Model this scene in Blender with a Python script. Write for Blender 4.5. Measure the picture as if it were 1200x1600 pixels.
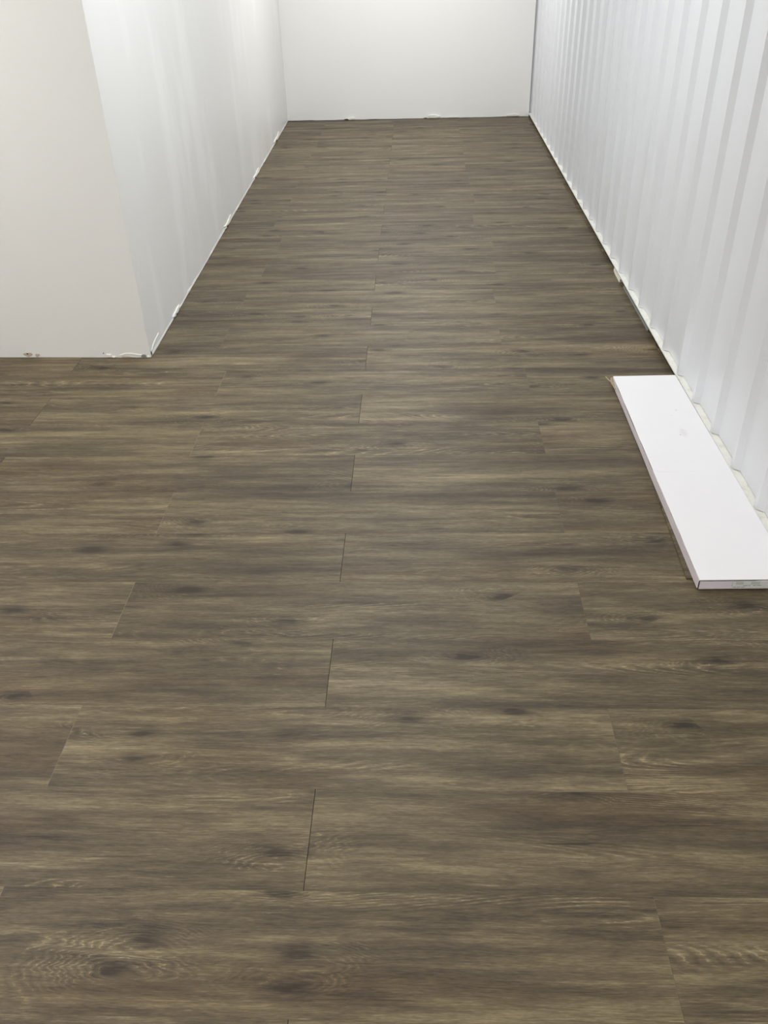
import bpy, bmesh, math, random
from mathutils import Vector, Matrix, noise

# ------------------------------------------------------------------ clearing
for o in list(bpy.data.objects):
    bpy.data.objects.remove(o)
SC = bpy.context.scene
COL = SC.collection
RND = random.Random(11)

# ------------------------------------------------------------------ camera
cam_data = bpy.data.cameras.new('camera')
cam_data.sensor_fit = 'VERTICAL'
cam_data.sensor_height = 36.0
cam_data.lens = 1332.2 / 1600.0 * 36.0
cam_data.clip_start = 0.05
cam = bpy.data.objects.new('camera', cam_data)
COL.objects.link(cam)
CR = (0.99915610, 0.03213682, -0.02557939)
CU = (0.00295672, 0.56487236, 0.82517299)
CF = (-0.04096753, 0.82455226, -0.56430065)
cam.matrix_world = Matrix((
    (CR[0], CU[0], -CF[0], 0.21817),
    (CR[1], CU[1], -CF[1], -1.13892),
    (CR[2], CU[2], -CF[2], 1.48180),
    (0, 0, 0, 1)))
SC.camera = cam

# ------------------------------------------------------------------ world + exposure
w = bpy.data.worlds.new('world')
SC.world = w
w.use_nodes = True
w.node_tree.nodes['Background'].inputs['Color'].default_value = (0.05, 0.05, 0.05, 1)
w.node_tree.nodes['Background'].inputs['Strength'].default_value = 0.2
vs = SC.view_settings
vs.view_transform = 'Standard'
vs.look = 'None'
vs.exposure = 0.0
vs.gamma = 1.0
vs.use_curve_mapping = False

# ------------------------------------------------------------------ unseen ceiling lamps, all but the first added to even the light (x, y, length, watt, colour)
CEIL = 2.45
LAMPS = [
    (0.10, 6.1, 1.2, 41.0, (1.0, 0.99, 0.98), 'white panel light on the ceiling near the corridor end wall'),
    (0.10, 3.9, 1.2, 11.5, (0.97, 0.99, 1.0), 'unseen white fill panel added on the ceiling midway along the corridor'),
    (0.00, 2.4, 1.2, 30.0, (0.965, 0.99, 1.0), 'unseen white fill panel added on the ceiling at the corridor mouth'),
    (-2.00, 1.2, 1.2, 25.0, (1.0, 0.97, 0.935), 'unseen warm white fill panel added on the ceiling in the left bay'),
    (-1.25, -0.75, 1.2, 18.0, (1.0, 0.97, 0.945), 'unseen white fill panel added on the ceiling over the middle of the near floor'),
    (0.50, -2.4, 1.2, 58.0, (1.0, 0.98, 0.965), 'unseen white fill panel added on the ceiling at the near end of the room'),
]

# ------------------------------------------------------------------ helpers
def obj(name, bm, mat, parent=None, smooth=False):
    me = bpy.data.meshes.new(name)
    bmesh.ops.recalc_face_normals(bm, faces=bm.faces)
    bm.to_mesh(me)
    bm.free()
    if smooth:
        for p in me.polygons:
            p.use_smooth = True
    if mat:
        me.materials.append(mat)
    o = bpy.data.objects.new(name, me)
    COL.objects.link(o)
    if parent:
        o.parent = parent
    return o

def empty(name, loc=(0, 0, 0)):
    o = bpy.data.objects.new(name, None)
    COL.objects.link(o)
    o.location = loc
    o.empty_display_size = 0.1
    return o

def struct(o):
    o['kind'] = 'structure'
    return o

def thing(o, label, cat, group=None):
    o['label'] = label
    o['category'] = cat
    if group:
        o['group'] = group
    return o

def add_box(bm, a, b):
    vs_ = [bm.verts.new((x, y, z)) for z in (a[2], b[2]) for y in (a[1], b[1]) for x in (a[0], b[0])]
    for f in ((0, 2, 3, 1), (4, 5, 7, 6), (0, 1, 5, 4), (2, 6, 7, 3), (0, 4, 6, 2), (1, 3, 7, 5)):
        bm.faces.new([vs_[i] for i in f])

def box(a, b):
    bm = bmesh.new()
    add_box(bm, a, b)
    return bm

def add_prism(bm, base, top):
    """closed solid between two loops of equal length"""
    n = len(base)
    A = [bm.verts.new(p) for p in base]
    B = [bm.verts.new(p) for p in top]
    bm.faces.new(A[::-1])
    bm.faces.new(B)
    for i in range(n):
        bm.faces.new((A[i], A[(i + 1) % n], B[(i + 1) % n], B[i]))
    return A, B

def prism(base, top):
    bm = bmesh.new()
    add_prism(bm, base, top)
    return bm

def tube(path, radii, seg=6):
    bm = bmesh.new()
    rings = []
    for i, p in enumerate(path):
        p = Vector(p)
        d = Vector(path[min(i + 1, len(path) - 1)]) - Vector(path[max(i - 1, 0)])
        d.normalize()
        a = d.cross(Vector((0.1, 0.2, 1))).normalized()
        b = d.cross(a)
        r = radii[i]
        rings.append([bm.verts.new(p + (a * math.cos(t) * r[0] + b * math.sin(t) * r[1]))
                      for t in [2 * math.pi * k / seg for k in range(seg)]])
    for i in range(len(rings) - 1):
        for k in range(seg):
            bm.faces.new((rings[i][k], rings[i][(k + 1) % seg], rings[i + 1][(k + 1) % seg], rings[i + 1][k]))
    bm.faces.new(rings[0][::-1])
    bm.faces.new(rings[-1])
    return bm

# ------------------------------------------------------------------ materials
class NT:
    def __init__(self, name):
        self.m = bpy.data.materials.new(name)
        self.m.use_nodes = True
        self.t = self.m.node_tree
        self.n = self.t.nodes
        self.b = self.n['Principled BSDF']
    def link(self, a, b):
        self.t.links.new(a, b)
    def node(self, kind, **kw):
        nd = self.n.new(kind)
        for k, v in kw.items():
            setattr(nd, k, v)
        return nd
    def put(self, sock, v):
        if isinstance(v, bpy.types.NodeSocket):
            self.link(v, sock)
        else:
            sock.default_value = v
    def math(self, op, a, b=0.0, c=0.0, clamp=False):
        nd = self.node('ShaderNodeMath', operation=op, use_clamp=clamp)
        for i, v in enumerate((a, b, c)):
            self.put(nd.inputs[i], v)
        return nd.outputs[0]
    def vmath(self, op, a, b):
        nd = self.node('ShaderNodeVectorMath', operation=op)
        self.put(nd.inputs[0], a)
        self.put(nd.inputs[1], b)
        return nd.outputs[0]
    def noise(self, vec, scale=1.0, detail=2.0, rough=0.5, w=None, dist=0.0):
        nd = self.node('ShaderNodeTexNoise')
        if w is not None:
            nd.noise_dimensions = '4D'
            self.put(nd.inputs['W'], w)
        self.put(nd.inputs['Vector'], vec)
        nd.inputs['Scale'].default_value = scale
        nd.inputs['Detail'].default_value = detail
        nd.inputs['Roughness'].default_value = rough
        nd.inputs['Distortion'].default_value = dist
        return nd.outputs['Fac']
    def smooth(self, v, lo, hi, a=0.0, b=1.0):
        nd = self.node('ShaderNodeMapRange', interpolation_type='SMOOTHSTEP')
        self.put(nd.inputs[0], v)
        for i, x in enumerate((lo, hi, a, b)):
            self.put(nd.inputs[i + 1], x)
        return nd.outputs[0]
    def lin(self, v, lo, hi, a=0.0, b=1.0):
        nd = self.node('ShaderNodeMapRange')
        self.put(nd.inputs[0], v)
        for i, x in enumerate((lo, hi, a, b)):
            self.put(nd.inputs[i + 1], x)
        return nd.outputs[0]
    def mix(self, fac, a, b, mode='MIX'):
        nd = self.node('ShaderNodeMix', data_type='RGBA', blend_type=mode)
        self.put(nd.inputs[0], fac)
        self.put(nd.inputs[6], a)
        self.put(nd.inputs[7], b)
        return nd.outputs[2]
    def ramp(self, fac, stops):
        nd = self.node('ShaderNodeValToRGB')
        el = nd.color_ramp.elements
        while len(el) < len(stops):
            el.new(0.5)
        for e, (p, c) in zip(el, stops):
            e.position = p
            e.color = c
        self.put(nd.inputs[0], fac)
        return nd.outputs[0]
    def bump(self, h, strength=0.2, dist=0.001):
        nd = self.node('ShaderNodeBump')
        nd.inputs['Strength'].default_value = strength
        nd.inputs['Distance'].default_value = dist
        self.put(nd.inputs['Height'], h)
        self.link(nd.outputs[0], self.b.inputs['Normal'])

def srgb(r, g, b):
    f = lambda c: (c / 255 / 12.92) if c / 255 <= 0.04045 else ((c / 255 + 0.055) / 1.055) ** 2.4
    return (f(r), f(g), f(b), 1.0)

def plain(name, col, rough=0.6, spec=0.4, mottling=0.06, scale=6.0):
    t = NT(name)
    tc = t.node('ShaderNodeTexCoord').outputs['Object']
    n = t.noise(tc, scale, 4.0, 0.6)
    dark = tuple(c * (1 - mottling) for c in col[:3]) + (1,)
    light = tuple(min(1, c * (1 + mottling)) for c in col[:3]) + (1,)
    t.link(t.mix(n, dark, light), t.b.inputs['Base Color'])
    t.b.inputs['Roughness'].default_value = rough
    t.b.inputs['Specular IOR Level'].default_value = spec
    return t.m

def wood_material():
    t = NT('grey_brown_oak_vinyl')
    tc = t.node('ShaderNodeTexCoord').outputs['Object']
    info = t.node('ShaderNodeObjectInfo')
    sep = t.node('ShaderNodeSeparateColor')
    t.link(info.outputs['Color'], sep.inputs[0])
    seed, tone, edge = sep.outputs[0], sep.outputs[1], sep.outputs[2]
    W = t.math('MULTIPLY', seed, 40.0)
    sx = t.node('ShaderNodeSeparateXYZ')
    t.link(tc, sx.inputs[0])
    X, Y = sx.outputs[0], sx.outputs[1]
    def vec(kx, ky, y=None):
        c = t.node('ShaderNodeCombineXYZ')
        t.link(t.math('MULTIPLY', X, kx), c.inputs[0])
        t.link(t.math('MULTIPLY', y if y is not None else Y, ky), c.inputs[1])
        return c.outputs[0]
    # slow waviness of the fibres
    wob = t.noise(vec(1.6, 5.0), 1.0, 2.0, 0.5, W)
    Yw = t.math('ADD', Y, t.math('MULTIPLY', t.math('SUBTRACT', wob, 0.5), 0.035))
    # knots
    vk = t.node('ShaderNodeTexVoronoi', voronoi_dimensions='2D')
    vk.inputs['Scale'].default_value = 1.0
    vk.inputs['Randomness'].default_value = 1.0
    sh = t.node('ShaderNodeCombineXYZ')
    t.link(t.math('MULTIPLY', W, 7.31), sh.inputs[0])
    t.link(t.math('MULTIPLY', W, 3.17), sh.inputs[1])
    t.link(t.vmath('ADD', vec(3.6, 9.5), sh.outputs[0]), vk.inputs['Vector'])
    kd = t.math('ADD', vk.outputs['Distance'], t.math('MULTIPLY', t.math('SUBTRACT', t.noise(vec(9, 50), 1.0, 3.0, 0.6, W), 0.5), 0.35))
    sk = t.node('ShaderNodeSeparateColor')
    t.link(vk.outputs['Color'], sk.inputs[0])
    has = t.smooth(sk.outputs[0], 0.68, 0.76)
    knot = t.math('MULTIPLY', t.smooth(kd, 0.27, 0.05), has)
    core = t.math('MULTIPLY', t.smooth(kd, 0.12, 0.03), has)
    # broad tone bands along the plank
    band = t.noise(vec(1.1, 14.0, Yw), 1.0, 4.0, 0.6, t.math('ADD', W, 3.1))
    band2 = t.noise(vec(3.6, 52.0, Yw), 1.0, 4.0, 0.65, t.math('ADD', W, 7.7))
    fine = t.noise(vec(16.0, 300.0, Yw), 1.0, 4.0, 0.7, t.math('ADD', W, 1.3))
    pores = t.noise(vec(48.0, 560.0, Yw), 1.0, 3.0, 0.75, t.math('ADD', W, 5.3))
    blotch = t.noise(vec(7.0, 26.0), 1.0, 4.0, 0.65, t.math('ADD', W, 9.1))
    # cathedral grain: contour lines of a stretched field, bent round the knots
    field = t.noise(vec(0.95, 8.5), 1.0, 0.0, 0.4, t.math('ADD', W, 2.2))
    field = t.math('SUBTRACT', field, t.math('MULTIPLY', t.smooth(kd, 0.75, 0.0), t.math('MULTIPLY', has, 0.20)))
    field = t.math('ADD', field, t.math('MULTIPLY', t.math('SUBTRACT', t.noise(vec(6, 40), 1.0, 2.0, 0.5, W), 0.5), 0.026))
    jit = t.math('MULTIPLY', t.math('SUBTRACT', t.noise(vec(60, 420), 1.0, 2.0, 0.6, W), 0.5), 0.016)
    ring = t.math('FRACT', t.math('MULTIPLY', t.math('ADD', field, jit), 40.0))
    ring = t.math('ABSOLUTE', t.math('SUBTRACT', ring, 0.5))            # 0 on the line
    line = t.smooth(ring, 0.15, 0.0)
    rmask = t.smooth(t.noise(vec(1.1, 12.0), 1.0, 2.0, 0.5, t.math('ADD', W, 6.0)), 0.47, 0.60)
    rmask = t.math('MAXIMUM', rmask, t.math('MULTIPLY', t.math('MULTIPLY', t.smooth(kd, 0.7, 0.3), has), 0.7))
    rmask = t.math('MULTIPLY', rmask, t.smooth(t.noise(vec(3.5, 17.0), 1.0, 2.0, 0.5, t.math('ADD', W, 21.0)), 0.38, 0.60))
    broken = t.smooth(t.noise(vec(16, 160), 1.0, 2.0, 0.6, t.math('ADD', W, 8.0)), 0.36, 0.60)
    white = t.math('MULTIPLY', t.math('MULTIPLY', line, rmask), broken)
    darkring = t.math('MULTIPLY', t.smooth(ring, 0.25, 0.5), rmask)
    # short white cerused dashes
    dash = t.smooth(t.noise(vec(13.0, 480.0, Yw), 1.0, 2.0, 0.5, t.math('ADD', W, 4.4)), 0.62, 0.74)
    dash = t.math('MULTIPLY', dash, t.smooth(t.noise(vec(2.0, 22.0), 1.0, 2.0, 0.5, t.math('ADD', W, 5.9)), 0.44, 0.60))
    # thin dark cracks
    crack = t.smooth(t.noise(vec(4.0, 150.0, Yw), 1.0, 1.0, 0.4, t.math('ADD', W, 12.0)), 0.70, 0.78)
    v = t.math('ADD', t.math('MULTIPLY', t.math('SUBTRACT', band, 0.5), 1.50), 0.5)
    v = t.math('ADD', v, t.math('MULTIPLY', t.math('SUBTRACT', band2, 0.5), 1.15))
    v = t.math('ADD', v, t.math('MULTIPLY', t.math('SUBTRACT', fine, 0.5), 0.85))
    v = t.math('ADD', v, t.math('MULTIPLY', t.math('SUBTRACT', pores, 0.5), 0.95))
    v = t.math('ADD', v, t.math('MULTIPLY', t.math('SUBTRACT', blotch, 0.5), 0.45))
    v = t.math('SUBTRACT', v, t.math('MULTIPLY', knot, 0.26))
    v = t.math('SUBTRACT', v, t.math('MULTIPLY', core, 0.32))
    v = t.math('SUBTRACT', v, t.math('MULTIPLY', darkring, 0.20))
    v = t.math('SUBTRACT', v, t.math('MULTIPLY', crack, 0.30))
    v = t.math('ADD', v, t.math('MULTIPLY', white, 0.48))
    v = t.math('ADD', v, t.math('MULTIPLY', dash, 0.42))
    v = t.math('ADD', v, t.math('MULTIPLY', t.math('SUBTRACT', tone, 0.5), 0.12))
    v = t.math('ADD', t.math('MULTIPLY', t.math('SUBTRACT', v, 0.5), 0.86), 0.505)
    col = t.ramp(v, [(0.0, srgb(52, 45, 34)), (0.30, srgb(74, 65, 51)), (0.52, srgb(94, 83, 63)),
                     (0.72, srgb(114, 103, 78)), (1.0, srgb(150, 134, 105))])
    hue = t.noise(vec(1.3, 7.0), 1.0, 2.0, 0.5, t.math('ADD', W, 15.0))
    col = t.mix(t.smooth(hue, 0.48, 0.72, 0.0, 0.5), col, srgb(128, 106, 86), 'OVERLAY')
    col = t.mix(t.smooth(hue, 0.50, 0.28, 0.0, 0.30), col, srgb(112, 112, 98), 'SOFT_LIGHT')
    # worn pale arris at some plank ends
    ends = t.math('MULTIPLY', t.smooth(t.math('ABSOLUTE', X), 0.6084, 0.6090), edge)
    col = t.mix(t.math('MULTIPLY', ends, 0.45), col, srgb(132, 119, 97))
    t.link(col, t.b.inputs['Base Color'])
    t.link(t.lin(v, 0.0, 1.0, 0.58, 0.48), t.b.inputs['Roughness'])
    t.b.inputs['Specular IOR Level'].default_value = 0.34
    h = t.math('ADD', t.math('MULTIPLY', fine, 0.5), t.math('MULTIPLY', pores, 0.5))
    t.bump(h, 0.25, 0.0006)
    return t.m

def wall_paint(name, col, rough=0.3, streaks=False):
    t = NT(name)
    tc = t.node('ShaderNodeTexCoord').outputs['Object']
    n = t.noise(tc, 1.2, 3.0, 0.5)
    d = tuple(c * 0.975 for c in col[:3]) + (1,)
    c = t.mix(n, d, col)
    if streaks:                 # faint vertical roller marks, dull patches along the corridor face
        m2 = t.node('ShaderNodeMapping')
        m2.inputs['Scale'].default_value = (0.0, 3.2, 0.8)
        t.link(tc, m2.inputs[0])
        k = t.noise(m2.outputs[0], 1.0, 3.0, 0.55)
        c = t.mix(t.smooth(k, 0.52, 0.66, 0.0, 0.5), c, srgb(246, 246, 245))
    t.link(c, t.b.inputs['Base Color'])
    mp = t.node('ShaderNodeMapping')
    mp.inputs['Scale'].default_value = (3.0, 3.0, 0.7)
    t.link(tc, mp.inputs[0])
    st = t.noise(mp.outputs[0], 1.0, 3.0, 0.5)
    t.link(t.lin(st, 0.3, 0.7, rough - 0.05, rough + 0.13), t.b.inputs['Roughness'])
    t.b.inputs['Specular IOR Level'].default_value = 0.5
    f = t.noise(tc, 260.0, 2.0, 0.6)
    g = t.noise(mp.outputs[0], 2.2, 3.0, 0.5)
    t.bump(t.math('ADD', t.math('MULTIPLY', f, 0.06), t.math('MULTIPLY', g, 0.35)), 0.2, 0.002)
    return t.m

def ledge_material():
    t = NT('painted_rail_with_sealant')
    tc = t.node('ShaderNodeTexCoord').outputs['Object']
    n = t.noise(tc, 26.0, 5.0, 0.65)
    n2 = t.noise(tc, 7.0, 3.0, 0.55)
    col = t.mix(t.smooth(n, 0.45, 0.75), srgb(226, 226, 219), srgb(210, 209, 197))
    col = t.mix(t.math('MULTIPLY', t.smooth(n, 0.62, 0.72), t.smooth(n2, 0.45, 0.6)), col, srgb(176, 174, 160))
    t.link(col, t.b.inputs['Base Color'])
    t.b.inputs['Roughness'].default_value = 0.5
    t.bump(n, 0.5, 0.003)
    return t.m

def carton_material():
    t = NT('white_coated_cardboard')
    tc = t.node('ShaderNodeTexCoord').outputs['Object']
    sx = t.node('ShaderNodeSeparateXYZ')
    t.link(tc, sx.inputs[0])
    n = t.noise(tc, 9.0, 4.0, 0.6)
    col = t.mix(n, srgb(231, 230, 233), srgb(236, 235, 237))
    # one soft scuff and a few specks on the lid
    def spot(x, y, rx, ry):
        a = t.math('DIVIDE', t.math('SUBTRACT', sx.outputs[0], x), rx)
        b = t.math('DIVIDE', t.math('SUBTRACT', sx.outputs[1], y), ry)
        return t.math('ADD', t.math('MULTIPLY', a, a), t.math('MULTIPLY', b, b))
    wob = t.math('MULTIPLY', t.noise(tc, 60.0, 3.0, 0.6), 1.6)
    sc = t.smooth(t.math('ADD', spot(0.035, 0.17, 0.020, 0.055), wob), 1.35, 0.7)
    col = t.mix(t.math('MULTIPLY', sc, 0.30), col, srgb(196, 186, 184))
    for (x, y, r) in ((0.050, 0.335, 0.0028), (0.025, 0.295, 0.0016), (0.022, 0.158, 0.0030)):
        col = t.mix(t.math('MULTIPLY', t.smooth(spot(x, y, r, r * 1.4), 1.2, 0.3), 0.5), col, srgb(150, 140, 140))
    t.link(col, t.b.inputs['Base Color'])
    t.b.inputs['Roughness'].default_value = 0.42
    t.b.inputs['Specular IOR Level'].default_value = 0.4
    return t.m

M = {}
M['wood'] = wood_material()
M['wall'] = wall_paint('white_wall_paint', srgb(234, 234, 232), 0.40, True)
M['wall_back'] = wall_paint('white_wall_paint_far', srgb(241, 241, 239), 0.42)
M['sheet'] = wall_paint('white_enamelled_steel', srgb(225, 227, 231), 0.36)
M['ledge'] = ledge_material()
M['ceiling'] = plain('white_ceiling', srgb(236, 235, 230), 0.8, 0.2, 0.01)
M['dark'] = plain('dark_recess_shade', srgb(48, 45, 40), 0.8, 0.2, 0.15, 30)  # dark grey paints the shade under the ledge and in the corner gap
M['subfloor'] = plain('dark_underlay', srgb(70, 62, 52), 0.8, 0.2, 0.1, 4)
M['carton'] = carton_material()
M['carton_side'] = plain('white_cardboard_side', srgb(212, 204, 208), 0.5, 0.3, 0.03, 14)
M['carton_core'] = plain('shadowed_grey_board', srgb(70, 60, 58), 0.9, 0.1, 0.1, 40)  # board tone darkened so the gap below the lid reads as shade
M['kraft'] = plain('brown_kraft_board', srgb(164, 147, 122), 0.85, 0.1, 0.15, 60)
M['label'] = plain('pale_green_sticker', srgb(204, 206, 200), 0.5, 0.3, 0.06, 90)
M['ink'] = plain('grey_green_print', srgb(128, 130, 120), 0.6, 0.2, 0.2, 200)
M['ink_pale'] = plain('pale_green_print', srgb(178, 183, 173), 0.6, 0.2, 0.1, 200)
M['plaster'] = plain('white_filler', srgb(236, 234, 226), 0.7, 0.2, 0.06, 80)
M['paper'] = plain('torn_board_paper', srgb(186, 172, 156), 0.85, 0.1, 0.12, 60)
M['steel'] = plain('bare_grey_steel', srgb(128, 130, 126), 0.45, 0.5, 0.2, 60)
M['hole'] = plain('dark_plaster_hole', srgb(60, 54, 48), 0.9, 0.1, 0.1, 60)
M['foam'] = plain('white_foam_wedge', srgb(216, 212, 200), 0.7, 0.2, 0.05, 60)

# ------------------------------------------------------------------ right wall geometry rules
def xw(y):                      # front lip of the ledge under the corrugated wall
    return 1.2125 + 0.038 * max(0.0, (y - 2.2) / 5.3)

def xl(y):                      # corridor face of the left partition
    return -0.9200 - 0.0925 * (y - 2.195) / 5.395

BACK_L, BACK_R = 7.591, 7.566   # back wall, left and right end
PW, PL, PT = 0.2286, 1.2192, 0.005
LEDGE_Z0, LEDGE_Z1 = 0.0255, 0.0300
OUT_L, FRONT = -2.42, -3.3

# ------------------------------------------------------------------ floor: base slab + planks
floor = struct(obj('floor', box((OUT_L, FRONT, -0.06), (1.42, 7.72, -0.0055)), M['subfloor']))
floor['label'] = 'grey-brown oak vinyl plank floor running crosswise'

def plank_mesh(loop):
    """plank from a counter-clockwise outline, upper arris slightly eased, top at z = 0"""
    bm = bmesh.new()
    add_prism(bm, [(x, y, -PT) for x, y in loop], [(x, y, 0) for x, y in loop])
    return bm

ODD = {11: 0.576, 13: 0.585, 15: 0.618, 17: 0.640, 19: 0.556, 21: 0.587, 23: 0.580,
       25: 0.572, 27: 0.580, 29: 0.588, 31: 0.583, 33: 0.579}
full_mesh = None
for j in range(-6, 35):
    y0, y1 = (j - 1) * PW, j * PW
    if y0 > 7.56:
        break
    y1 = min(y1, 7.575)
    yc = (y0 + y1) / 2
    joint = 0.0 if j % 2 == 0 else ODD.get(j, 0.648)
    xmin = xl(yc) + 0.003 if j > 10 else OUT_L + 0.01
    xmax = 1.262
    k = math.floor((xmin - joint) / PL)
    while True:
        a, b = joint + k * PL, joint + (k + 1) * PL
        k += 1
        if a >= xmax - 0.01:
            break
        a, b = max(a, xmin), min(b, xmax)
        if b - a < 0.02:
            continue
        gap = 0.0013 if j % 2 == 0 else 0.0004
        cx_, cy_ = (a + b) / 2, yc
        hx, hy = (b - a - gap) / 2, (y1 - y0) / 2 - 0.00005
        loop = [(-hx, -hy), (hx, -hy), (hx, hy), (-hx, hy)]
        if j == 10 and a < -0.92:           # the row notched round the open corner of the partition
            cut = lambda x: 2.1943 + (-0.920 - x) / 1.5 * 0.041 - cy_
            yl_ = cut(a)
            if b < -0.92:
                loop = [(-hx, -hy), (hx, -hy), (hx, cut(b)), (-hx, yl_)]
            else:
                xn = -0.9185 - cx_
                loop = [(-hx, -hy), (hx, -hy), (hx, hy), (xn, hy), (xn, cut(-0.9185)), (-hx, yl_)]
        full = abs((b - a) - PL) < 1e-6 and j not in (10, 34)
        if full and j % 2 == 0 and full_mesh:
            o = bpy.data.objects.new('plank', full_mesh)
            COL.objects.link(o)
            o.parent = floor
        else:
            o = obj('plank', plank_mesh(loop), M['wood'], floor)
            if full and j % 2 == 0:
                full_mesh = o.data
        o.location = (cx_, cy_, RND.uniform(-0.00008, 0.00008))
        o.color = (RND.random(), 0.95 if (j % 2 and a > 0.5 and j < 8) else RND.random() * 0.8, 1.0 if (j % 2 and full) else 0.0, 1.0)

# ------------------------------------------------------------------ left partition (two faces meeting at the open corner)
ZT = CEIL
part = bmesh.new()
c0 = (-0.920, 2.195)
add_prism(part,
          [(OUT_L, 2.236, 0.001), (c0[0], c0[1], 0.001), (xl(7.70), 7.70, 0.001), (OUT_L, 7.70, 0.001)],
          [(OUT_L, 2.236, ZT), (c0[0], c0[1], ZT), (xl(7.70), 7.70, ZT), (OUT_L, 7.70, ZT)])
# bead the open corner
edges = [e for e in part.edges if all(abs(v.co.x - c0[0]) < 1e-4 and abs(v.co.y - c0[1]) < 1e-4 for v in e.verts)]
bmesh.ops.bevel(part, geom=edges, offset=0.004, segments=2, profile=0.6, affect='EDGES')
wall_left = struct(obj('wall_left', part, M['wall']))
wall_left['label'] = 'white plastered partition wall with an open corner at left'

def yfront(x):
    return 2.195 + (c0[0] - x) / (c0[0] - OUT_L) * 0.041

def flake_front(name, pts, th, mat):
    """irregular flake on the camera-facing side of the partition; pts = (x, z)"""
    base = [(x, yfront(x) + 0.0005, z) for x, z in pts]
    cx = sum(p[0] for p in pts) / len(pts); cz = sum(p[1] for p in pts) / len(pts)
    top = [(cx + (x - cx) * 0.8, yfront(x) - th, max(0.0015, cz + (z - cz) * 0.8)) for x, z in pts]
    return obj(name, prism(base, top), mat, wall_left)

def flake_side(name, pts, th, mat):
    """the same on the corridor side; pts = (y, z)"""
    base = [(xl(y) - 0.0005, y, z) for y, z in pts]
    cy = sum(p[0] for p in pts) / len(pts); cz = sum(p[1] for p in pts) / len(pts)
    top = [(xl(y) + th, cy + (y - cy) * 0.8, max(0.0015, cz + (z - cz) * 0.8)) for y, z in pts]
    return obj(name, prism(base, top), mat, wall_left)

def ragged(cx, cz, rx, rz, n=9, floor_=0.0015, j=0.3):
    out = []
    for i in range(n):
        a = 2 * math.pi * i / n
        r = 1 + RND.uniform(-j, j)
        out.append((cx + math.cos(a) * rx * r, max(floor_, cz + math.sin(a) * rz * r)))
    return out

# front face: torn paper patches, holes, ragged filler at the foot
flake_front('torn_paper', ragged(-1.458, 0.014, 0.020, 0.012), 0.0012, M['paper'])
flake_front('plaster_hole', ragged(-1.457, 0.018, 0.005, 0.004, 7), 0.0022, M['hole'])
flake_front('torn_paper', ragged(-1.415, 0.010, 0.010, 0.010), 0.0012, M['paper'])
flake_front('plaster_hole', ragged(-1.1225, 0.0205, 0.0032, 0.003, 7), 0.0015, M['hole'])
flake_front('plaster_flake', ragged(-1.103, 0.009, 0.015, 0.007), 0.004, M['plaster'])
flake_front('plaster_flake', ragged(-1.080, 0.004, 0.010, 0.004), 0.005, M['plaster'])
flake_front('plaster_flake', ragged(-1.160, 0.038, 0.004, 0.005), 0.001, M['plaster'])
# curled paper lip running to the corner
lip = [(-1.06, 0.012), (-1.035, 0.021), (-1.00, 0.022), (-0.972, 0.017), (-0.955, 0.015),
       (-0.952, 0.0105), (-0.975, 0.012), (-1.00, 0.0165), (-1.03, 0.0155), (-1.055, 0.008)]
flake_front('plaster_lip', lip, 0.0022, M['plaster'])
flake_front('plaster_flake', [(-1.05, 0.0015), (-1.045, 0.006), (-1.02, 0.007), (-1.0, 0.0035), (-0.985, 0.0015)], 0.003, M['paper'])
o = flake_front('bare_steel_bead', [(-0.963, 0.003), (-0.960, 0.013), (-0.950, 0.016), (-0.940, 0.014), (-0.937, 0.005), (-0.948, 0.0015)], 0.003, M['steel'])
o['label'] = 'dark grey bare metal corner bead'
flake_front('plaster_flake', ragged(-0.930, 0.005, 0.006, 0.004), 0.004, M['plaster'])
# corridor face: dark slit at the corner, raised bead lip, chips along the foot
flake_side('plaster_hole', [(2.205, 0.003), (2.203, 0.017), (2.208, 0.027), (2.214, 0.02), (2.216, 0.006)], 0.0015, M['hole'])
flake_side('plaster_lip', [(2.215, 0.022), (2.24, 0.034), (2.30, 0.042), (2.37, 0.046), (2.37, 0.042), (2.30, 0.036), (2.24, 0.028), (2.218, 0.018)], 0.0028, M['plaster'])
for y, ln, hz, dk in ((2.70, 0.06, 0.020, True), (2.985, 0.035, 0.014, False), (3.62, 0.03, 0.008, False), (4.16, 0.12, 0.026, True),
                      (4.55, 0.05, 0.010, False), (5.40, 0.14, 0.024, True), (5.9, 0.06, 0.010, False), (6.72, 0.17, 0.034, True), (7.2, 0.05, 0.01, False)):
    flake_side('plaster_flake', ragged(y, hz * 0.45, ln, hz * 0.6, 13, j=0.6), 0.006 if dk else 0.0035, M['plaster'])
    if dk:
        flake_side('plaster_flake', ragged(y + ln * 0.7, hz * 0.9, ln * 0.45, hz * 0.4, 9, j=0.4), 0.004, M['plaster'])
        flake_side('plaster_hole', ragged(y - ln * 0.35, hz * 0.25, ln * 0.18, hz * 0.25, 8, j=0.4), 0.0078, M['hole'])
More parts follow.
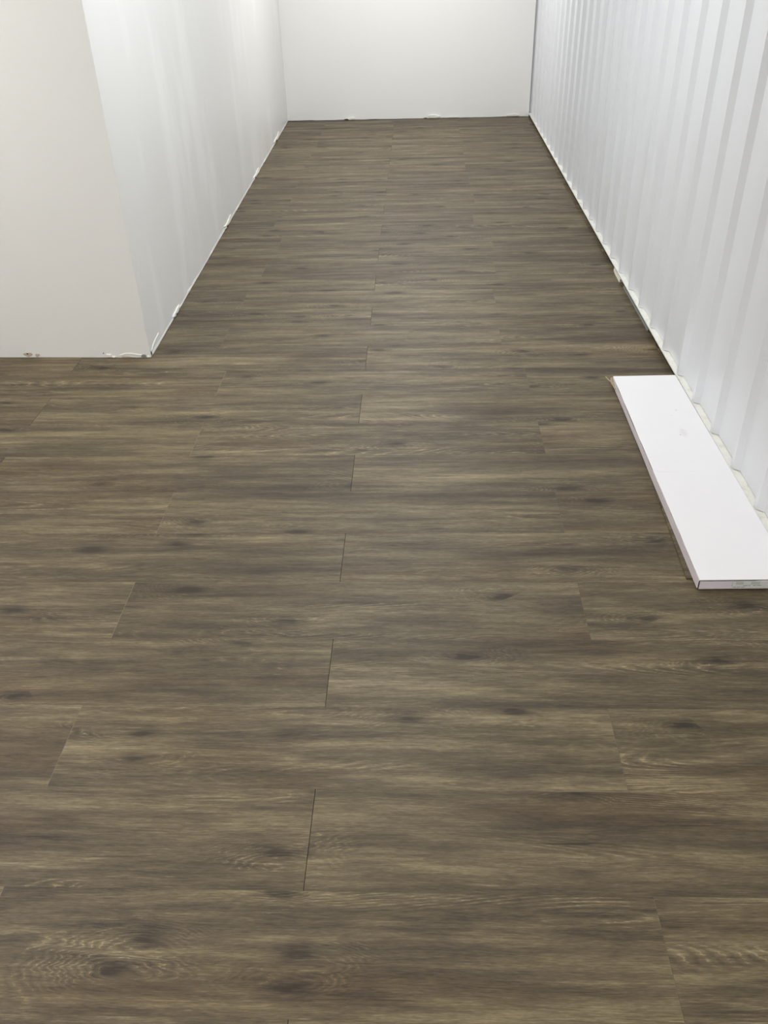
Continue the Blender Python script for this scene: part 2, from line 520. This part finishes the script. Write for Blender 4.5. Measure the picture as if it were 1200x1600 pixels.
# thin uneven band of filler along the foot of the corridor face
bm = bmesh.new()
ys = [2.23 + i * 0.045 for i in range(int((7.58 - 2.23) / 0.045) + 1)]
for y, yn in zip(ys[:-1], ys[1:]):
    h = [0.009 + 0.007 * noise.noise(Vector((v * 4.0, 1.7, 0))) + 0.003 * noise.noise(Vector((v * 21, 5, 0))) for v in (y, yn)]
    d = [0.0018 + 0.0012 * noise.noise(Vector((v * 13.0, 8.1, 0))) for v in (y, yn)]
    add_prism(bm, [(xl(y) - 0.0005, y, 0.001), (xl(yn) - 0.0005, yn, 0.001), (xl(yn) - 0.0005, yn, h[1]), (xl(y) - 0.0005, y, h[0])],
              [(xl(y) + d[0], y, 0.001), (xl(yn) + d[1], yn, 0.001), (xl(yn) + d[1] * .6, yn, h[1]), (xl(y) + d[0] * .6, y, h[0])])
bmesh.ops.remove_doubles(bm, verts=bm.verts, dist=0.00005)
obj('filler_band', bm, M['plaster'], wall_left)
# thin old paint run beside the corner
flake_side('paint_run', [(2.262, 0.30), (2.266, 0.36), (2.272, 0.42), (2.279, 0.42), (2.274, 0.36), (2.270, 0.30)], 0.0012, M['plaster'])

# ------------------------------------------------------------------ back wall
xb0, xb1 = xl(7.6) + 0.0005, 1.2540
bm = bmesh.new()
# the foot is cut unevenly, following a hand-trimmed line
N = 60
bot, top = [], []
for i in range(N + 1):
    f = i / N
    x = xb0 + (xb1 - xb0) * f
    y = BACK_L + (BACK_R - BACK_L) * f
    z = 0.002 + 0.004 * max(0, noise.noise(Vector((x * 7.0, 3.3, 0)))) + 0.002 * max(0, noise.noise(Vector((x * 31.0, 9.3, 0))))
    bot.append((x, y, z)); top.append((x, y, ZT))
f0 = [bm.verts.new(p) for p in bot]; f1 = [bm.verts.new(p) for p in top]
r0 = [bm.verts.new((p[0], p[1] + 0.08, p[2])) for p in bot]; r1 = [bm.verts.new((p[0], p[1] + 0.08, ZT)) for p in bot]
for i in range(N):
    bm.faces.new((f0[i], f0[i + 1], f1[i + 1], f1[i]))
    bm.faces.new((r0[i + 1], r0[i], r1[i], r1[i + 1]))
    bm.faces.new((f0[i], r0[i], r0[i + 1], f0[i + 1]))
    bm.faces.new((f1[i + 1], r1[i + 1], r1[i], f1[i]))
bm.faces.new((f0[0], f1[0], r1[0], r0[0])); bm.faces.new((f0[-1], r0[-1], r1[-1], f1[-1]))
wall_back = struct(obj('wall_back', bm, M['wall_back']))
wall_back['label'] = 'plain white end wall of the corridor'

def flake_back(name, pts, th, mat):
    yb = lambda x: BACK_L + (BACK_R - BACK_L) * (x - xb0) / (xb1 - xb0)
    base = [(x, yb(x) + 0.0005, z) for x, z in pts]
    tp = [(x, yb(x) - th, z) for x, z in pts]
    return obj(name, prism(base, tp), mat, wall_back)
flake_back('plaster_hole', ragged(-0.455, 0.006, 0.020, 0.005), 0.006, M['hole'])
flake_back('plaster_flake', ragged(-0.405, 0.014, 0.03, 0.010), 0.012, M['plaster'])
flake_back('plaster_hole', ragged(0.290, 0.004, 0.018, 0.004), 0.006, M['hole'])
flake_back('plaster_flake', ragged(0.365, 0.018, 0.06, 0.012), 0.012, M['plaster'])
flake_back('plaster_flake', ragged(1.10, 0.016, 0.05, 0.010), 0.008, M['plaster'])
flake_back('plaster_flake', ragged(0.55, 0.010, 0.04, 0.006), 0.008, M['plaster'])

# ------------------------------------------------------------------ right wall: bottom rail, ledge lip and corrugated sheets
bm = bmesh.new()
ya = [FRONT] + [-2.2, -1.1, 0, 1.1, 2.2] + [2.2 + 5.3 * i / 6 for i in range(1, 7)] + [7.72]
for y, yn in zip(ya[:-1], ya[1:]):
    add_prism(bm, [(xw(y) + 0.050, y, -0.004), (xw(yn) + 0.050, yn, -0.004), (1.42, yn, -0.004), (1.42, y, -0.004)],
              [(xw(y) + 0.050, y, ZT), (xw(yn) + 0.050, yn, ZT), (1.42, yn, ZT), (1.42, y, ZT)])
wall_right = struct(obj('wall_right', bm, M['dark']))  # rail and backing coloured dark to stand for shade beneath the lip
wall_right['label'] = 'white corrugated steel wall standing on a raised bottom rail'

def ystep(n):
    return 1.912 + (0.237 if n >= 0 else 0.2305) * n

def sheet_profile(n0, n1):
    pts = []
    for n in range(n0, n1):
        a, b = ystep(n), ystep(n + 1)
        pts += [(a, 0.0), (a + 0.019, 0.0), (a + 0.036, 0.0195), (b - 0.016, 0.0195)]
    pts.append((ystep(n1) - 0.001, -0.0013))
    pts.append((ystep(n1) + 0.0180, -0.0015))
    return pts

for n0 in (-22, -15, -8, -1, 6, 13, 20):
    n1 = min(n0 + 7, 24)
    prof = sheet_profile(n0, n1)
    bm = bmesh.new()
    zs = [LEDGE_Z1 + 0.0018 + i * (ZT - LEDGE_Z1 - 0.0018) / 26 for i in range(27)]
    rows = []
    for z in zs:
        row = []
        for y, d in prof:
            w1 = 0.0012 * noise.noise(Vector((y * 9.0, z * 6.0, 0.3)))
            w2 = 0.0022 * noise.noise(Vector((y * 9.0, z * 3.0, 7.3)))
            row.append(bm.verts.new((xw(y) + 0.0055 + d + w1, min(y + w2, 7.60), z)))
        rows.append(row)
    back = []
    for r in rows:
        back.append([bm.verts.new((v.co.x + 0.0012, v.co.y, v.co.z)) for v in r])
    nz, ny = len(rows), len(prof)
    for i in range(nz - 1):
        for k in range(ny - 1):
            bm.faces.new((rows[i][k], rows[i + 1][k], rows[i + 1][k + 1], rows[i][k + 1]))
            bm.faces.new((back[i][k], back[i][k + 1], back[i + 1][k + 1], back[i + 1][k]))
    for k in range(ny - 1):
        bm.faces.new((rows[0][k], rows[0][k + 1], back[0][k + 1], back[0][k]))
        bm.faces.new((rows[-1][k + 1], rows[-1][k], back[-1][k], back[-1][k + 1]))
    for i in range(nz - 1):
        bm.faces.new((rows[i][0], back[i][0], back[i + 1][0], rows[i + 1][0]))
        bm.faces.new((rows[i + 1][-1], back[i + 1][-1], back[i][-1], rows[i][-1]))
    obj('corrugated_sheet', bm, M['sheet'], wall_right)

# ledge lip
bm = bmesh.new()
yl = [FRONT + i * (7.60 - FRONT) / 40 for i in range(41)]
for y, yn in zip(yl[:-1], yl[1:]):
    add_prism(bm, [(xw(y), y, LEDGE_Z0), (xw(yn), yn, LEDGE_Z0), (xw(yn) + 0.052, yn, LEDGE_Z0), (xw(y) + 0.052, y, LEDGE_Z0)],
              [(xw(y), y, LEDGE_Z1), (xw(yn), yn, LEDGE_Z1), (xw(yn) + 0.052, yn, LEDGE_Z1), (xw(y) + 0.052, y, LEDGE_Z1)])
bmesh.ops.remove_doubles(bm, verts=bm.verts, dist=0.0001)
o = obj('bottom_rail_lip', bm, M['ledge'], wall_right)
o['label'] = 'cream white ledge smeared with sealant'
# bead of sealant in the angle between lip and each recess, and a dark shadow gap at each step
for n in range(-6, 23):
    a, b = ystep(n), ystep(n + 1)
    y0, y1 = a + 0.030, b - 0.014
    path, rad = [], []
    for i in range(10):
        y = y0 + (y1 - y0) * i / 9
        path.append((xw(y) + 0.0055 + 0.0190 - 0.0012 + 0.0014 * noise.noise(Vector((y * 40, 2, 0))), y, LEDGE_Z1 + 0.0004))
        r = 0.0016 + 0.0007 * noise.noise(Vector((y * 55, 6, 0)))
        rad.append((r, r))
    obj('sealant_bead', tube(path, rad, 5), M['ledge'], wall_right)
# screw head
y = 1.738; zc = 1.047
bm = bmesh.new()
bmesh.ops.create_cone(bm, cap_ends=True, segments=10, radius1=0.0042, radius2=0.003, depth=0.003,
                      matrix=Matrix.Translation((1.2365, 1.7250, 1.047)) @ Matrix.Rotation(math.pi / 2, 4, 'Y'))
obj('screw_head', bm, M['steel'], wall_right)

# ------------------------------------------------------------------ outer left wall, wall behind the camera, ceiling
struct(obj('wall_left_outer', box((OUT_L - 0.1, FRONT, 0.001), (OUT_L, 2.23, ZT)), M['wall']))
struct(obj('wall_front', box((OUT_L - 0.1, FRONT - 0.1, 0.001), (1.42, FRONT, ZT)), M['wall']))
struct(obj('ceiling', box((OUT_L - 0.1, FRONT - 0.1, ZT + 0.001), (1.42, 7.72, ZT + 0.08)), M['ceiling']))

# unseen ceiling lamps, mostly added fill: housing, diffuser trough, area lamp just under it
def unseen_ceiling_light(x, y, length, watt, col, label):
    t = empty('unseen_ceiling_light', (x, y, ZT))
    thing(t, label, 'light')
    obj('housing', box((-0.17, -length / 2 - 0.03, -0.045), (0.17, length / 2 + 0.03, 0.0)), M['ceiling'], t)
    obj('end_cap', box((-0.173, -length / 2 - 0.045, -0.05), (0.173, -length / 2 - 0.031, 0.0)), M['steel'], t)
    obj('end_cap', box((-0.173, length / 2 + 0.031, -0.05), (0.173, length / 2 + 0.045, 0.0)), M['steel'], t)
    ld = bpy.data.lights.new('lamp', 'AREA')
    ld.shape = 'RECTANGLE'
    ld.size, ld.size_y = 0.30, length
    ld.energy = watt
    ld.color = col
    lo = bpy.data.objects.new('lamp', ld)
    COL.objects.link(lo)
    lo.parent = t
    lo.location = (0, 0, -0.05)
for x, y, ln, wt, c, lb in LAMPS:
    unseen_ceiling_light(x, y, ln, wt, c, lb)

# ------------------------------------------------------------------ loose plank under the carton
loose = obj('floor_plank', prism(
    [(-0.1143, -0.6096, 0), (0.1143, -0.6096, 0), (0.1143, 0.6096, 0), (-0.1143, 0.6096, 0)],
    [(-0.1138, -0.6091, 0.0042), (0.1138, -0.6091, 0.0042), (0.1138, 0.6091, 0.0042), (-0.1138, 0.6091, 0.0042)]), M['wood'])

ang = -0.037
loose.rotation_euler = (0, 0, ang)
off = Matrix.Rotation(ang, 3, 'Z') @ Vector((0.1143, 0.6096, 0))
loose.location = (0.944 + off.x, 0.697 + off.y, 0.0004)
loose.color = (0.37, 0.62, 0.0, 1)
thing(loose, 'loose grey-brown vinyl plank lying under the white carton, edge peeking out', 'plank')

# ------------------------------------------------------------------ long flat white carton beside the corrugated wall
CX, CY, CZ = 1.086, 1.276, 0.0049
carton = empty('plank_carton', (CX, CY, CZ))
thing(carton, 'long flat white cardboard carton lying on the floor against the corrugated wall', 'box')
FL, FR, NR, NL = (0.968 - CX, 1.897 - CY), (1.206 - CX, 1.902 - CY), (1.2105 - CX, 0.655 - CY), (0.961 - CX, 0.651 - CY)
LZ0, LZ1 = 0.0290, 0.0318

def lerp(a, b, f):
    return (a[0] + (b[0] - a[0]) * f, a[1] + (b[1] - a[1]) * f)

def lid_left(f):                # f = 0 near .. 1 far; slightly wavy free edge
    x, y = lerp(NL, FL, f)
    return (x + 0.0012 * noise.noise(Vector((y * 11, 4.0, 0))), y)

# lid: thin board with a shallow cross crease
bm = bmesh.new()
fs = sorted(set([i / 48 for i in range(49)] + [0.432, 0.4335, 0.435]))
U = [0, 0.004, 0.25, 0.5, 0.62, 0.75, 0.996, 1]
topv, botv = [], []
for f in fs:
    l, r = lid_left(f), lerp(NR, FR, f)
    tr, br = [], []
    for u in U:
        x, y = lerp(l, r, u)
        z = LZ1 + 0.0006 * noise.noise(Vector((x * 6, y * 4, 2)))
        if u in (0, 1):
            z -= 0.0009
        if f in (0.0, 1.0):
            z -= 0.0008
        if f == 0.4335 and u < 0.62:
            z -= 0.0007
        if u <= 0.004:
            z += 0.0010 * noise.noise(Vector((y * 9, 1.1, 0)))
        tr.append(bm.verts.new((x, y, z)))
        br.append(bm.verts.new((x, y, z - 0.0024)))
    topv.append(tr); botv.append(br)
for i in range(len(fs) - 1):
    for k in range(len(U) - 1):
        bm.faces.new((topv[i][k], topv[i][k + 1], topv[i + 1][k + 1], topv[i + 1][k]))
        bm.faces.new((botv[i][k], botv[i + 1][k], botv[i + 1][k + 1], botv[i][k + 1]))
    bm.faces.new((topv[i][0], topv[i + 1][0], botv[i + 1][0], botv[i][0]))
    bm.faces.new((topv[i][-1], botv[i][-1], botv[i + 1][-1], topv[i + 1][-1]))
for k in range(len(U) - 1):
    bm.faces.new((topv[0][k], botv[0][k], botv[0][k + 1], topv[0][k + 1]))
    bm.faces.new((topv[-1][k], topv[-1][k + 1], botv[-1][k + 1], botv[-1][k]))
obj('lid', bm, M['carton'], carton)

# inner core, coloured dark as the shade seen through the gaps
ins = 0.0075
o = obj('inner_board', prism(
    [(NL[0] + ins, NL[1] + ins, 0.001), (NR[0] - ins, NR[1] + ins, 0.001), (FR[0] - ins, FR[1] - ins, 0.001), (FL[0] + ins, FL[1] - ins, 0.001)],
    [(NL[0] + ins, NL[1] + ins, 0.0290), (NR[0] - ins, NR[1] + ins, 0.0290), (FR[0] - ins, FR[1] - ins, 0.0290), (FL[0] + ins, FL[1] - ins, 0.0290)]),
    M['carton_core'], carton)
o['label'] = 'grey brown board inside the carton, darkened as painted gap shade'

def flap(name, path, tops, th, mat):
    """upright strip: path = outer foot line, tops = height per point, th = inward thickness vectors"""
    bm = bmesh.new()
    n = len(path)
    A = [bm.verts.new((p[0], p[1], 0.0003)) for p in path]
    B = [bm.verts.new((p[0] + q[0] * .15, p[1] + q[1] * .15, h)) for p, q, h in zip(path, th, tops)]
    C_ = [bm.verts.new((p[0] + q[0], p[1] + q[1], h - 0.0003)) for p, q, h in zip(path, th, tops)]
    D = [bm.verts.new((p[0] + q[0], p[1] + q[1], 0.0003)) for p, q in zip(path, th)]
    for i in range(n - 1):
        for P, Q in ((A, B), (B, C_), (C_, D), (D, A)):
            bm.faces.new((P[i], P[i + 1], Q[i + 1], Q[i]))
    bm.faces.new((A[0], B[0], C_[0], D[0])); bm.faces.new((A[-1], D[-1], C_[-1], B[-1]))
    return obj(name, bm, mat, carton)

# long side flap facing the room: its upper edge dips towards the far end
path, tops, th = [], [], []
NS = 64
for i in range(NS + 1):
    f = i / NS
    x, y = lerp(NL, FL, f)
    if f < 0.012:
        f2 = 0.0030
        x, y = lerp(NL, FL, f2)
    bulge = 0.0015 * noise.noise(Vector((y * 5, 0.4, 0))) + (0.003 * math.sin(min(1, (f - 0.45) / 0.55) * math.pi) if f > 0.45 else 0.0)
    path.append((x - 0.0012 + bulge * 0.5, y))
    h = 0.0258 + 0.0009 * noise.noise(Vector((y * 14, 3.2, 0)))
    if f > 0.45:
        s = (f - 0.45) / 0.55
        h -= 0.0042 * math.sin(s * math.pi) ** 0.8 + 0.001 * noise.noise(Vector((y * 22, 6.2, 0)))
    if 0.425 < f < 0.445:
        h = 0.0291
    tops.append(h); th.append((0.0024, 0))
o = flap('side_flap', path, tops, th, M['carton_side'])
# far and wall-side flaps
flap('side_flap', [lerp(NR, FR, f) for f in (0.003, 0.5, 0.997)], [0.0288] * 3, [(-0.0024, 0)] * 3, M['carton_side'])
flap('end_flap', [lerp(FL, FR, f) for f in (0.01, 0.3, 0.6, 0.99)], [0.0285] * 4, [(0, -0.0024)] * 4, M['carton_side'])
# near end flap with a curling left corner
path, tops, th = [], [], []
for i in range(25):
    f = 0.0125 + (0.995 - 0.0125) * i / 24
    x, y = lerp(NL, NR, f)
    path.append((x, y - 0.0010 + 0.0004 * noise.noise(Vector((x * 20, 2, 0)))))
    tops.append(0.0256 + 0.0007 * noise.noise(Vector((x * 30, 9, 0))) + (0.0012 if i > 14 else 0))
    th.append((0, 0.0024))
flap('end_flap', path, tops, th, M['carton_side'])
# printed sticker on the near end
yb = NL[1] - 0.0021
lab = obj('sticker', prism([(1.050 - CX, yb + 0.0011, 0.006), (1.139 - CX, yb + 0.0041, 0.006), (1.139 - CX, yb + 0.0041, 0.026), (1.050 - CX, yb + 0.0011, 0.026)],
                           [(1.050 - CX, yb, 0.006), (1.139 - CX, yb + 0.002, 0.006), (1.139 - CX, yb + 0.002, 0.026), (1.050 - CX, yb, 0.026)]), M['label'], carton)
lab['label'] = 'pale green printed sticker'
def mark(x0, x1, z0, z1, mat):
    ya_ = yb - 0.0002 + (x0 - 1.050) / 0.089 * 0.002
    yb_ = yb - 0.0002 + (x1 - 1.050) / 0.089 * 0.002
    obj('print_mark', prism([(x0 - CX, ya_ + 0.0004, z0), (x1 - CX, yb_ + 0.0004, z0), (x1 - CX, yb_ + 0.0004, z1), (x0 - CX, ya_ + 0.0004, z1)],
                            [(x0 - CX, ya_, z0), (x1 - CX, yb_, z0), (x1 - CX, yb_, z1), (x0 - CX, ya_, z1)]), M[mat], lab)
mark(1.058, 1.078, 0.0165, 0.0255, 'ink_pale')
mark(1.098, 1.122, 0.0160, 0.0255, 'ink_pale')
for a, b in ((1.078, 1.090), (1.092, 1.097), (1.104, 1.112), (1.114, 1.126)):
    mark(a, b, 0.0118, 0.0135, 'ink')
for a, b in ((1.052, 1.061), (1.063, 1.072), (1.074, 1.083)):
    mark(a, b, 0.0068, 0.0084, 'ink')
# torn kraft strips at the far left corner
fx, fy = FL
for pts, r in (([(fx - 0.001, fy - 0.045, 0.016), (fx - 0.008, fy - 0.026, 0.018), (fx - 0.017, fy - 0.010, 0.020), (fx - 0.025, fy + 0.012, 0.023)], (0.0042, 0.0016)),
               ([(fx + 0.001, fy - 0.052, 0.012), (fx - 0.006, fy - 0.040, 0.014), (fx - 0.009, fy - 0.020, 0.021), (fx - 0.006, fy - 0.004, 0.026)], (0.0055, 0.0016)),
               ([(fx + 0.001, fy - 0.070, 0.010), (fx - 0.003, fy - 0.052, 0.013), (fx - 0.004, fy - 0.030, 0.017)], (0.0060, 0.0014))):
    rad = [(r[0] * s, r[1]) for s in (1.0, 0.95, 0.9, 0.55)][:len(pts)]
    o = obj('torn_strip', tube(pts, rad, 6), M['kraft'], carton)
    o['label'] = 'torn brown kraft board strip'

# ------------------------------------------------------------------ wedge and strip tucked under the ledge
wedge = obj('foam_wedge', prism(
    [(1.238, 3.275, 0), (1.2235, 3.225, 0), (1.2185, 3.165, 0), (1.2165, 3.040, 0), (1.262, 3.055, 0), (1.262, 3.275, 0)],
    [(1.240, 3.273, 0.014), (1.2255, 3.224, 0.015), (1.2215, 3.166, 0.016), (1.2195, 3.042, 0.0175), (1.262, 3.057, 0.0175), (1.262, 3.273, 0.014)]), M['foam'])
wedge.location = (0, 0, 0.0005)
thing(wedge, 'small white foam wedge poking out from under the corrugated wall ledge', 'wedge')
bm = bmesh.new()
yy = [2.42 + i * 0.05 for i in range(12)]
for y, yn in zip(yy[:-1], yy[1:]):
    b0, b1 = xw(y) + 0.004, xw(yn) + 0.004
    add_prism(bm, [(b0, y, 0.0005), (b1, yn, 0.0005), (b1 + 0.02, yn, 0.0005), (b0 + 0.02, y, 0.0005)],
              [(b0 + 0.001, y, 0.009), (b1 + 0.001, yn, 0.009), (b1 + 0.02, yn, 0.011), (b0 + 0.02, y, 0.011)])
bmesh.ops.remove_doubles(bm, verts=bm.verts, dist=0.0001)
strip = obj('metal_strip', bm, M['steel'])
thing(strip, 'narrow grey metal strip under the ledge between the foam wedge and the carton', 'strip')
